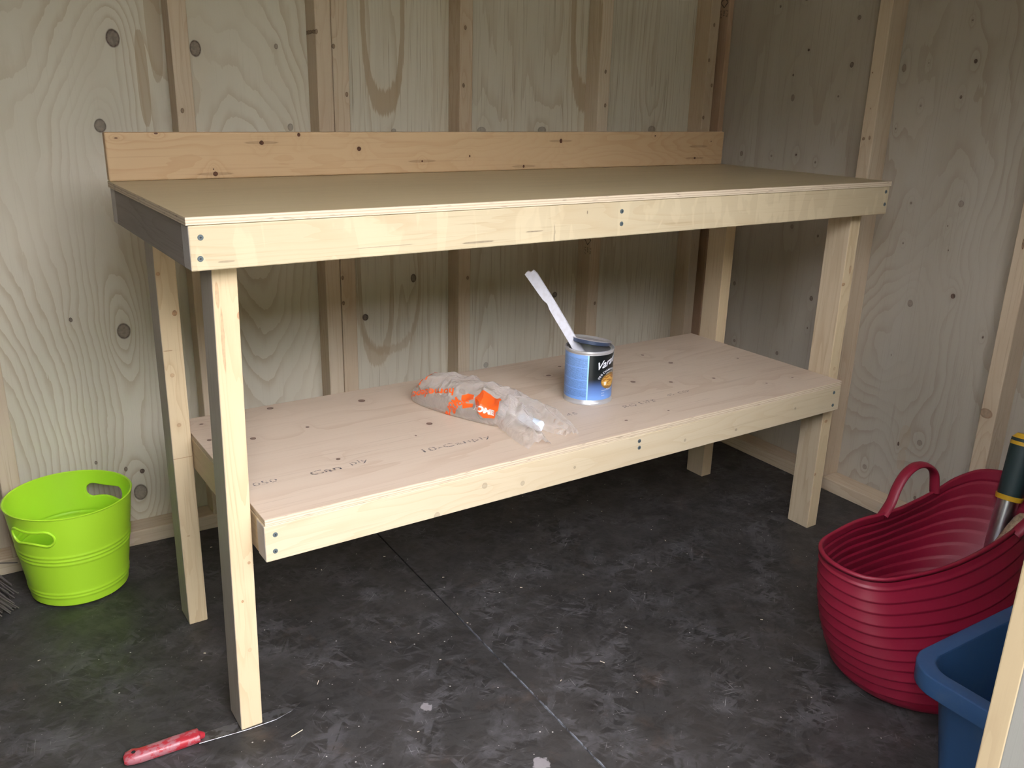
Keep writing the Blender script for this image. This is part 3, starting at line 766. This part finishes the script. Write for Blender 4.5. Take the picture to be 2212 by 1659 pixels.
def strap(pts):
    q = MB(); path = catmull([(p[0] - TX, p[1] - TY, p[2]) for p in pts], 8)
    q.tube(path, 1, 12, flat=(.012, .0062), up=(.1, 1, .0))
    obj('handle', q, M_tub, tub, smooth=True)
strap([(1.258, -.287, .268), (1.288, -.282, .290), (1.307, -.278, .318), (1.333, -.275, .342), (1.368, -.274, .353), (1.402, -.277, .347), (1.427, -.281, .325), (1.432, -.286, .282)])
strap([(1.405, -.478, .278), (1.418, -.486, .298), (1.447, -.490, .318), (1.485, -.488, .330), (1.52, -.475, .327), (1.545, -.455, .305), (1.552, -.440, .290)])

# tools standing in the tub
M_grip = plain('dark_green_grip', (.012, .03, .032), .55).mat
M_yel = plain('yellow_plastic', (.55, .33, .02), .45).mat
M_steel = plain('brushed_steel', (.55, .55, .58), .28, 1.0).mat
A0, A1 = Vector((1.490, -.392, .03)), Vector((1.592, -.372, .410))
ax = (A1 - A0)
tl = empty('gripped_tool', A0, label='garden tool with dark green grip, yellow bands and metal shaft in the red tub', cat='garden tool')
def seg(name, mat, t0, t1, r0, r1, par, rr=None):
    q = MB(); n = 8
    q.tube([ax * (t0 + (t1 - t0) * i / n) for i in range(n + 1)], [r0 + (r1 - r0) * i / n for i in range(n + 1)], 24)
    return obj(name, q, mat, par, smooth=True, )
seg('shaft', M_steel, 0, .66, .020, .021, tl)
seg('collar', M_yel, .645, .672, .026, .0275, tl)
seg('grip', M_grip, .665, .955, .0245, .0285, tl)
seg('band', M_yel, .948, .968, .0285, .0285, tl)
seg('grip_ring', M_grip, .967, .985, .0285, .0285, tl)
seg('end_cap', M_yel, .984, 1.01, .0285, .020, tl)
mw = NT('worn_ash_handle'); P = mw.coords()
mw.l.new(mw.mix(mw.ramp(mw.noise(P, 120, 4, .7), .4, .62), (.34, .26, .17), (.20, .14, .09)), mw.b.inputs['Base Color']); mw.b.inputs['Roughness'].default_value = .5
W0, W1 = Vector((1.30, -.425, .085)), Vector((1.575, -.452, .243))
W1 = Vector((1.545, -.425, .262))
wh = empty('wooden_tool', W0, label='tool with a thick worn wooden handle leaning inside the red tub', cat='garden tool')
dv = W1 - W0; q = MB()
q.tube([dv * t for t in (0, .3, .6, .85, .93, .98, 1.0)], [.012, .0135, .0145, .0155, .015, .011, .004], 20)
obj('handle', q, mw.mat, wh, smooth=True).modifiers.clear()
q = MB(); q.tube([dv * -.02, dv * -.25], [.015, .010], 14); obj('ferrule', q, M_steel, wh, smooth=True)

# ------------------------------------------------------------------ blue bin
mb_ = NT('blue_plastic'); P = mb_.coords()
mb_.l.new(mb_.mix(mb_.math('MULTIPLY', mb_.ramp(mb_.noise(P, 20, 5, .7), .5, .75), .3), (.024, .065, .155), (.07, .11, .17)), mb_.b.inputs['Base Color'])
mb_.b.inputs['Roughness'].default_value = .42
M_bin = mb_.mat
bx0, bx1, by0, by1, bz = .947, 1.46, -.885, -.560, .205
bn = empty('storage_bin', ((bx0 + bx1) / 2, (by0 + by1) / 2, 0), label='blue plastic storage bin with a wide flat rim, open, in front of the red tub', cat='bin')
CX, CY = (bx0 + bx1) / 2, (by0 + by1) / 2
def rr(inset, z, r, n=10):
    hx, hy = (bx1 - bx0) / 2 - inset, (by1 - by0) / 2 - inset; r = max(.006, r); out = []
    for sx, sy, a0 in ((1, 1, 0), (-1, 1, PI / 2), (-1, -1, PI), (1, -1, 1.5 * PI)):
        for k in range(n + 1):
            a = a0 + PI / 2 * k / n
            out.append((sx * (hx - r) + r * math.cos(a), sy * (hy - r) + r * math.sin(a), z))
    return out
b = MB()
b.rings([rr(.062, 0, .03), rr(.055, .003, .035), rr(.032, bz - .038, .05), rr(.031, bz - .036, .05), rr(.004, bz - .036, .058), rr(.0025, bz - .035, .06), rr(.002, bz - .033, .06), rr(.0002, bz - .004, .062), rr(.0006, bz - .0015, .062), rr(.002, bz - .0003, .06), rr(.0035, bz, .058),
         rr(.024, bz, .045), rr(.0265, bz - .0006, .043), rr(.0275, bz - .002, .043), rr(.028, bz - .004, .043), rr(.034, bz - .03, .042), rr(.058, .008, .03), rr(.066, .0045, .026)], True, True)
obj('bin_body', b, M_bin, bn, smooth=True)
for k in range(4):
    q = MB(); q.box(bx0 + .0315 - CX - .018, bx0 + .0315 - CX + .004, -.10 + k * .035, -.094 + k * .035, bz - .075, bz - .036)
    obj('rim_rib', q, M_bin, bn, bevel=.001)

# ------------------------------------------------------------------ paint can
CC = Vector((.889, .243, ZS))
CR, CHT = .0535, .122
can = empty('paint_can', CC, label='small round can of wood finish with blue and black label, open', cat='can')
M_tin = plain('tin_metal', (.66, .66, .68), .30, .6).mat
M_varn = plain('varnish_dark', (.012, .014, .03), .15).mat
b = MB()
b.lathe([(.0, .002), (.050, .002), (.0525, .0), (.0548, .0006), (.0552, .003), (.0542, .0055), (CR, .0065), (CR, CHT - .006), (.0545, CHT - .005), (.0552, CHT - .002), (.0545, CHT + .0005), (.0525, CHT + .001), (.0515, CHT - .003),
         (.0505, CHT - .004), (.0475, CHT - .0042), (.0465, CHT - .003), (.0455, CHT - .005), (.0455, CHT - .03)], 72, cap0=True)
obj('can_body', b, M_tin, can, smooth=True)
b = MB(); b.lathe([(.0455, CHT - .0295), (.02, CHT - .0295), (.0, CHT - .0295)], 48); obj('finish', b, M_varn, can, smooth=True)
b = MB(); b.lathe([(.0516, CHT - .0042), (.049, CHT - .0075), (.0464, CHT - .0042)], 64); obj('rim_groove', b, plain('rim_groove_blue', (.03, .04, .075), .2, .3).mat, can, smooth=True)
A_V = math.radians(232.5)        # label seam
def cyl(r, a, z): return Vector((r * math.cos(a), r * math.sin(a), z))
def wrap(name, mat, a0, a1, z0, z1, r):
    q = MB(); n = 48; rows = 8
    q.rings([[cyl(r, a0 + (a1 - a0) * j / n, z0 + (z1 - z0) * i / rows) for j in range(n + 1)] for i in range(rows + 1)], False, False, False)
    o = obj(name, q, mat, can, smooth=True); o.modifiers.clear()
    return o
LZ0, LZ1 = .012, .1145
ml = NT('label_blue'); P = ml.coords(); X = ml.xyz(P)
rows = ml.math('MULTIPLY', X[2], 1 / .00235)
fr = ml.math('FRACT', rows); ri = ml.math('FLOOR', rows)
ac = ml.math('ARCTAN2', X[1], X[0])
wn = ml.node('ShaderNodeTexNoise', noise_dimensions='2D')
ml.put(wn.inputs['Vector'], ml.comb(ml.math('MULTIPLY', ac, 60.0), ml.math('MULTIPLY', ri, 7.7), 0.0)); wn.inputs['Scale'].default_value = 1; wn.inputs['Detail'].default_value = 2
gp = ml.node('ShaderNodeTexNoise', noise_dimensions='1D'); ml.put(gp.inputs['W'], ml.math('MULTIPLY', ri, .23)); gp.inputs['Scale'].default_value = 1
tx = ml.math('MULTIPLY', ml.math('LESS_THAN', fr, .55), ml.math('MULTIPLY', ml.math('GREATER_THAN', wn.outputs['Fac'], .40), ml.math('GREATER_THAN', gp.outputs['Fac'], .38)))
bold = ml.math('GREATER_THAN', wn.outputs['Fac'], .68)
inr = ml.math('MULTIPLY', ml.math('GREATER_THAN', X[2], LZ0 + .006), ml.math('LESS_THAN', X[2], LZ1 - .008))
cb = ml.mix(ml.ramp(X[2], LZ0, LZ1), (.16, .33, .72), (.22, .40, .78))
cb = ml.mix(ml.math('MULTIPLY', ml.math('MULTIPLY', tx, inr), ml.math('ADD', .45, ml.math('MULTIPLY', bold, .45))), cb, (.02, .04, .12))
ml.l.new(cb, ml.b.inputs['Base Color']); ml.b.inputs['Roughness'].default_value = .3
wrap('side_label', ml.mat, A_V - math.radians(115), A_V - .045, LZ0, LZ1, CR + .0004)
wrap('label_stripe', plain('label_pale_blue', (.32, .62, .88), .3).mat, A_V - .045, A_V + .01, LZ0, LZ1, CR + .0005)
mf = NT('label_front'); P = mf.coords(); X = mf.xyz(P)
g = mf.ramp(X[2], .030, .062)
mf.l.new(mf.mix(g, mf.mix(mf.ramp(X[2], .012, .036), (.17, .34, .74), (.10, .20, .50)), (.006, .009, .010)), mf.b.inputs['Base Color']); mf.b.inputs['Roughness'].default_value = .3
wrap('front_label', mf.mat, A_V + .01, A_V + math.radians(140), LZ0, LZ1, CR + .0004)
M_white = plain('label_white', (.72, .75, .82), .4).mat
def on_can(txt, size, a0, z0, shear=0.0, bold=0.0, slope=0.0, r=CR + .0008, arc=None):
    me = text_mesh(txt, size, shear, bold, 3, 'CENTER' if arc else 'LEFT')
    def fn(x, y):
        if arc:
            ca, cz, R_, sgn = arc
            th = x / R_
            rr_ = R_ + y * sgn
            u_, z_ = rr_ * math.sin(th) * 1.0, cz + sgn * rr_ * math.cos(th) * .80
            return cyl(r, ca + u_ / CR, z_)
        return cyl(r, a0 + x / CR, z0 + y + x * slope)
    return warp_mesh(me, fn, .004)
oc = A_V + math.radians(60)
lets = [on_can('Varathane', .0235, A_V + math.radians(17), .0805, .35, .0004, .30),
        on_can('FINI DIAMANT POLY', .0085, 0, 0, arc=(oc, .0535, .030, 1), bold=.0001),
        on_can("À BASE D'EAU", .0042, 0, 0, arc=(oc, .0535, .0235, 1)),
        on_can('INTÉRIEUR', .0050, 0, 0, arc=(oc, .0535, .0255, -1))]
for i, (t_, sz) in enumerate((('POUR INTERIEURS', .0034), ('SATIN', .003), ('FINISH', .003))):
    lets.append(on_can(t_, sz, A_V + math.radians(34), .0325 - i * .0058, .2))
for me in lets: raw('label_lettering', me, M_white, can)
mo = NT('label_amber'); P = mo.coords(); X = mo.xyz(P)
mo.l.new(mo.mix(mo.ramp(mo.noise(mo.vmath('MULTIPLY', P, (60, 60, 260)), 1, 2), .4, .6), (.30, .12, .02), (.62, .36, .07)), mo.b.inputs['Base Color']); mo.b.inputs['Roughness'].default_value = .35
def oval(name, mat, ra, rz, r, ca=oc, cz=.0535):
    q = MB(); n = 40
    ring = [cyl(r, ca + ra / CR * math.cos(2 * PI * j / n) * k, cz + rz * math.sin(2 * PI * j / n) * k) for k in (1, .6, .25) for j in range(n)]
    q.rings([ring[i * n:(i + 1) * n] for i in range(3)], False, True)
    return obj(name, q, mat, can)
oval('picture_border', plain('label_border', (.22, .12, .03), .4).mat, .0265, .0185, CR + .0006)
oval('label_picture', mo.mat, .0245, .0135, CR + .0009)
q = MB(); q.rings([[cyl(CR + .0012, oc + x / CR, z) for x, z in ((-.019, .050), (-.017, .045), (-.0135, .045), (-.0115, .050), (-.0115, .053), (-.019, .053))]], True, False)
obj('cup_picture', q, plain('cup_white', (.7, .68, .6), .4).mat, can)

# lid, tilted and resting half open on the rim
lid = empty('can_lid', CC + Vector((.0015, .000, CHT + .0105)), label='shiny tin lid lying tilted on top of the open paint can', cat='lid')
b = MB()
b.lathe([(.0, .0042), (.028, .0045), (.034, .0035), (.0375, .0040), (.040, .0062), (.0432, .0072), (.0462, .0074), (.0468, .0066), (.0462, .0058), (.0445, .0050)], 64)
obj('lid_disc', b, M_tin, lid, smooth=True)
b = MB()
b.lathe([(.0446, .0052), (.0438, -.002), (.041, -.0035), (.037, -.002), (.030, -.0015), (.0, -.0015)], 64)
obj('lid_plug', b, plain('lid_plug_blue', (.055, .075, .13), .35, .3).mat, lid, smooth=True)
rt_ = Vector(rx_)
lid.rotation_euler = Matrix.Rotation(math.radians(11), 3, Vector((-.25, .95, 0)).normalized()).to_euler()

# stir stick
ms = NT('white_stick'); P = ms.coords()
ms.l.new(ms.mix(ms.ramp(ms.noise(P, 90, 3), .4, .7), (.68, .68, .74), (.62, .61, .65)), ms.b.inputs['Base Color']); ms.b.inputs['Roughness'].default_value = .3
STK = Vector((.851, .25, .545))
sk = empty('stir_stick', (.905, .25, ZS + CHT - .027), label='flat white stir stick leaning out of the open paint can', cat='stick')
def pl(px, pz): return Vector((px, .25, pz)) - sk.location

so = [(.7146, .7183), (.7213, .7245), (.7294, .7219), (.7361, .7253), (.7456, .7177), (.7958, .6494), (.8737, .5384), (.913, .4825), (.889, .480), (.8457, .542), (.7797, .6369), (.7743, .6496), (.762, .6598)]
b = MB()
so = list(reversed(so))
b.rings([[pl(x, z) for x, z in so], [pl(x, z) + Vector((.0038, .0035, .0010)) for x, z in so]])
obj('stick_blade', b, ms.mat, sk, bevel=.0006, seg=1)

# ------------------------------------------------------------------ crumpled carrier bag
mbg = NT('thin_bag_film'); P = mbg.coords()
mbg.b.inputs['Base Color'].default_value = (.86, .82, .79, 1); mbg.b.inputs['Roughness'].default_value = .11
mbg.b.inputs['Specular IOR Level'].default_value = 1.0
tr = mbg.node('ShaderNodeBsdfTransparent'); tr.inputs[0].default_value = (.95, .92, .89, 1)
wr1 = mbg.math('ABSOLUTE', mbg.math('SUBTRACT', mbg.noise(P, 34, 2, .5, .6), .5)); wr2 = mbg.math('ABSOLUTE', mbg.math('SUBTRACT', mbg.noise(P, 95, 2, .5, .4), .5))
mbg.bump(mbg.math('ADD', wr1, mbg.math('MULTIPLY', wr2, .35)), .7, .02)
tl_ = mbg.node('ShaderNodeBsdfTranslucent'); tl_.inputs[0].default_value = (.86, .82, .78, 1)
mt_ = mbg.node('ShaderNodeMixShader'); mt_.inputs[0].default_value = .35
mbg.l.new(mbg.b.outputs[0], mt_.inputs[1]); mbg.l.new(tl_.outputs[0], mt_.inputs[2])
mx = mbg.node('ShaderNodeMixShader')
lw = mbg.node('ShaderNodeLayerWeight'); lw.inputs['Blend'].default_value = .35
mbg.put(mx.inputs[0], mbg.math('ADD', .27, mbg.math('MULTIPLY', lw.outputs['Facing'], .5), clamp=True))
mbg.l.new(tr.outputs[0], mx.inputs[1]); mbg.l.new(mt_.outputs[0], mx.inputs[2])
mbg.l.new(mx.outputs[0], mbg.n['Material Output'].inputs['Surface'])
M_bag = mbg.mat
M_orange = plain('bag_orange', (.80, .115, .018), .3).mat
M_bagwhite = plain('bag_white_print', (.72, .66, .62), .35).mat
bag = empty('plastic_bag', (.63, .28, ZS), label='crumpled translucent shopping bag with orange print lying on the lower shelf', cat='bag')
BO = Vector((.63, .28, 0))
# sections: centre x, y, half width, height
secs = [(.553, .438, .012, .016), (.562, .420, .036, .042), (.576, .392, .048, .056), (.594, .352, .055, .062), (.615, .312, .060, .062), (.634, .272, .062, .060), (.650, .230, .058, .056), (.664, .195, .050, .047), (.672, .172, .040, .036)]
cen = catmull([(s[0], s[1], 0) for s in secs], 12)
whs = catmull([(s[2], s[3], 0) for s in secs], 12)
NS = len(cen)
arc = [0.0]
for i in range(1, NS): arc.append(arc[-1] + (cen[i] - cen[i - 1]).length)
def ridg(p, f, seed):
    q = Vector((p.x * f + seed, p.y * f + seed * .7, p.z * f))
    d = noise.voronoi(q)[0]
    return (d[1] - d[0])
def bagpt(sa, an, off=0.0):
    """sa: metres along the bag; an: angle round it, pi/2 = crest, pi = near-left edge"""
    sa = max(0.0, min(arc[-1], sa))
    i = 0
    while i < NS - 2 and arc[i + 1] < sa: i += 1
    f = (sa - arc[i]) / max(1e-6, arc[i + 1] - arc[i])
    c = cen[i].lerp(cen[i + 1], f); wv = whs[i].lerp(whs[i + 1], f)
    d = (cen[min(i + 2, NS - 1)] - cen[max(i - 1, 0)]).normalized()
    pr = Vector((-d.y, d.x, 0))
    hw, hh = wv.x, wv.y
    ca, sn = math.cos(an), math.sin(an)
    x = hw * math.copysign(abs(ca) ** .72, ca)
    z = hh * (abs(sn) ** .62) if sn > 0 else .0012
    base = c + pr * x + Vector((0, 0, z))
    nrm = (pr * ca * hh + Vector((0, 0, 1)) * max(0, sn) * hw)
    nrm = nrm.normalized() if nrm.length > 1e-6 else Vector((0, 0, 1))
    k = max(0.0, min(1, sn * 3)) if sn > 0 else 0
    q = Vector((base.x, base.y, base.z))
    disp = (.013 * (.45 - 2 * abs(noise.noise(q * 15 + Vector((3, 1, 7))))) + .0055 * (.4 - 2 * abs(noise.noise(Vector((q.x * 30, q.y * 30, q.z * 45)))))) * k
    r = base + nrm * (disp + off)
    r.z = max(r.z, .0012) 
    return r - BO
b = MB()
NA, NL = 128, 150
b.rings([[bagpt(arc[-1] * i / NL, PI * 2 * j / NA) for j in range(NA)] for i in range(NL + 1)], True, True)
o = obj('bag_body', b, M_bag, bag, smooth=True); o.modifiers.clear()
# handles: two crushed strips and a folded mouth flap
def flap(name, path, ws, hs, seed, nu=70, nv=34, pleat=3.0):
    """a thin crushed sheet: arched across, pleated along"""
    pc = catmull(path, 12); wc = catmull([(a, c, 0) for a, c in zip(ws, hs)], 12); q = MB(); rs = []
    n = len(pc)
    for i, p in enumerate(pc):
        d = (pc[min(i + 1, n - 1)] - pc[max(i - 1, 0)]); d.z = 0; d.normalize(); pr = Vector((-d.y, d.x, 0)); r_ = []
        for j in range(nv):
            v = -1 + 2 * j / (nv - 1)
            w_, h_ = wc[i].x, wc[i].y
            g = p + pr * w_ * v + Vector((0, 0, h_ * (1 - v * v) ** .7))
            ple = abs(((v * pleat * .5 + .35 * math.sin(i * .16 + seed) + seed) % 1) - .5) * 2
            k = .36 * h_ * (ple - .5) * (1 - v * v) + .006 * (ridg(g, 22, seed) - .35) + .002 * (ridg(g, 70, seed + 2) - .35)
            g += Vector((pr.x * v * .002, pr.y * v * .002, k))
            g.z = max(.0012, g.z); r_.append(g - BO)
        rs.append(r_)
    q.rings(rs, False, False, False); o = obj(name, q, M_bag, bag, smooth=True); o.modifiers.clear(); return o
flap('bag_handle', [(.660, .212, .006), (.653, .175, .008), (.644, .138, .006), (.637, .100, .003), (.633, .068, .0), (.631, .047, .0)], [.040, .040, .036, .030, .027, .024], [.042, .036, .028, .022, .022, .016], 4.4)
flap('bag_handle', [(.672, .212, .006), (.698, .175, .008), (.714, .140, .005), (.721, .108, .002), (.724, .085, .0), (.722, .068, .0)], [.036, .040, .038, .030, .022, .012], [.040, .036, .030, .024, .016, .008], 9.2)
flap('bag_mouth_fold', [(.650, .262, .034), (.676, .250, .032), (.700, .234, .026), (.720, .212, .016), (.733, .188, .006)], [.010, .014, .014, .012, .006], [.020, .022, .020, .016, .010], 14.0, pleat=2.0)
# prints, bent over the bag surface
def on_bag(a, c, off=.0012):
    """a metres along, c metres from the crest down the near-left side"""
    sa = a
    hw = .062
    return bagpt(sa, PI / 2 + c / hw * 1.05, off)
def bag_text(txt, size, a0, c0, phi, bold=.0006):
    me = text_mesh(txt, size, 0, bold)
    cp, sp = math.cos(phi), math.sin(phi)
    return warp_mesh(me, lambda x, y: on_bag(a0 - x * cp + y * sp, c0 + x * sp + y * cp), .003)
tx_ = [bag_text('homedepot', .029, .138, .038, math.radians(16)), bag_text('More saving.', .022, .176, .050, math.radians(48)), bag_text('More doing.', .022, .153, .058, math.radians(52)),
       bag_text('homedepot.com', .010, .030, -.02, math.radians(92)), bag_text('homedepot.com', .010, .017, -.02, math.radians(92)), bag_text('homedepot.com', .008, .044, -.03, math.radians(92))]
for me in tx_: raw('bag_lettering', me, M_orange, bag)
def bag_patch(name, poly, mat, off=.001):
    bm = bmesh.new(); vs = [bm.verts.new((x, y, 0)) for x, y in poly]; bm.faces.new(vs)
    me = bpy.data.meshes.new(name); bm.to_mesh(me); bm.free()
    warp_mesh(me, lambda x, y: on_bag(x, y, off), .003)
    return raw(name, me, mat, bag)
bag_patch('bag_logo', [(.205, .020), (.222, .014), (.250, .018), (.262, .060), (.255, .082), (.232, .086), (.208, .070), (.198, .044)], M_orange)
bag_patch('bag_logo', [(.160, .048), (.172, .036), (.190, .036), (.196, .050), (.180, .058), (.164, .060)], M_orange)
bag_patch('bag_logo', [(.168, .070), (.196, .062), (.198, .072), (.176, .080)], M_orange)
lg = [warp_mesh(text_mesh(t_, sz, .15, .0009), lambda x, y, a0=a0, c0=c0: on_bag(a0 + x, c0 - y, .0018), .003) for t_, sz, a0, c0 in (('HOME', .017, .205, .076),)]
raw('bag_logo_lettering', join_meshes(lg, 'bag_logo_lettering'), M_bagwhite, bag)
# the pale tube that shows at the bag's mouth
tb = empty('tube', (.664, .150, ZS), label='pale blue-white tube end showing at the mouth of the crumpled bag', cat='tube')
q = MB(); q.tube([(-.006, .075, .0125), (.003, .02, .0125), (.0125, -.034, .0125)], .0115, 20)
obj('tube_body', q, plain('tube_white', (.62, .70, .82), .35).mat, tb, smooth=True)

# a few wood slivers and screws' sawdust on the floor
M_sliver = plain('wood_sliver', (.62, .54, .42), .8).mat
rs_ = random.Random(11)
q = MB()
for i in range(70):
    x, y = rs_.uniform(-.3, 1.3), rs_.uniform(-.8, .75); a = rs_.uniform(0, PI); l, t = rs_.uniform(.001, .0028), rs_.uniform(.0005, .0011)
    if .86 < x and y < -.2: continue
    c_, s_ = math.cos(a), math.sin(a)
    q.hexa([(x + c_ * l * u - s_ * t * v, y + s_ * l * u + c_ * t * v, z) for z in (.0001, .0008) for u, v in ((-1, -1), (1, -1), (1, 1), (-1, 1))])
for (x, y, l, a) in ((.11, .005, .012, .3), (.19, .12, .006, 1.0), (.30, -.30, .005, .2), (.70, -.1, .005, 2.0)):
    c_, s_ = math.cos(a), math.sin(a); t = .0006
    q.hexa([(x + c_ * l * u - s_ * t * v, y + s_ * l * u + c_ * t * v, z) for z in (.0001, .0009) for u, v in ((-1, -1), (1, -1), (1, 1), (-1, 1))])
o = obj('sawdust', q, M_sliver); tag(o, 'pale sawdust crumbs and slivers scattered on the dark floor', 'sawdust', kind='stuff')
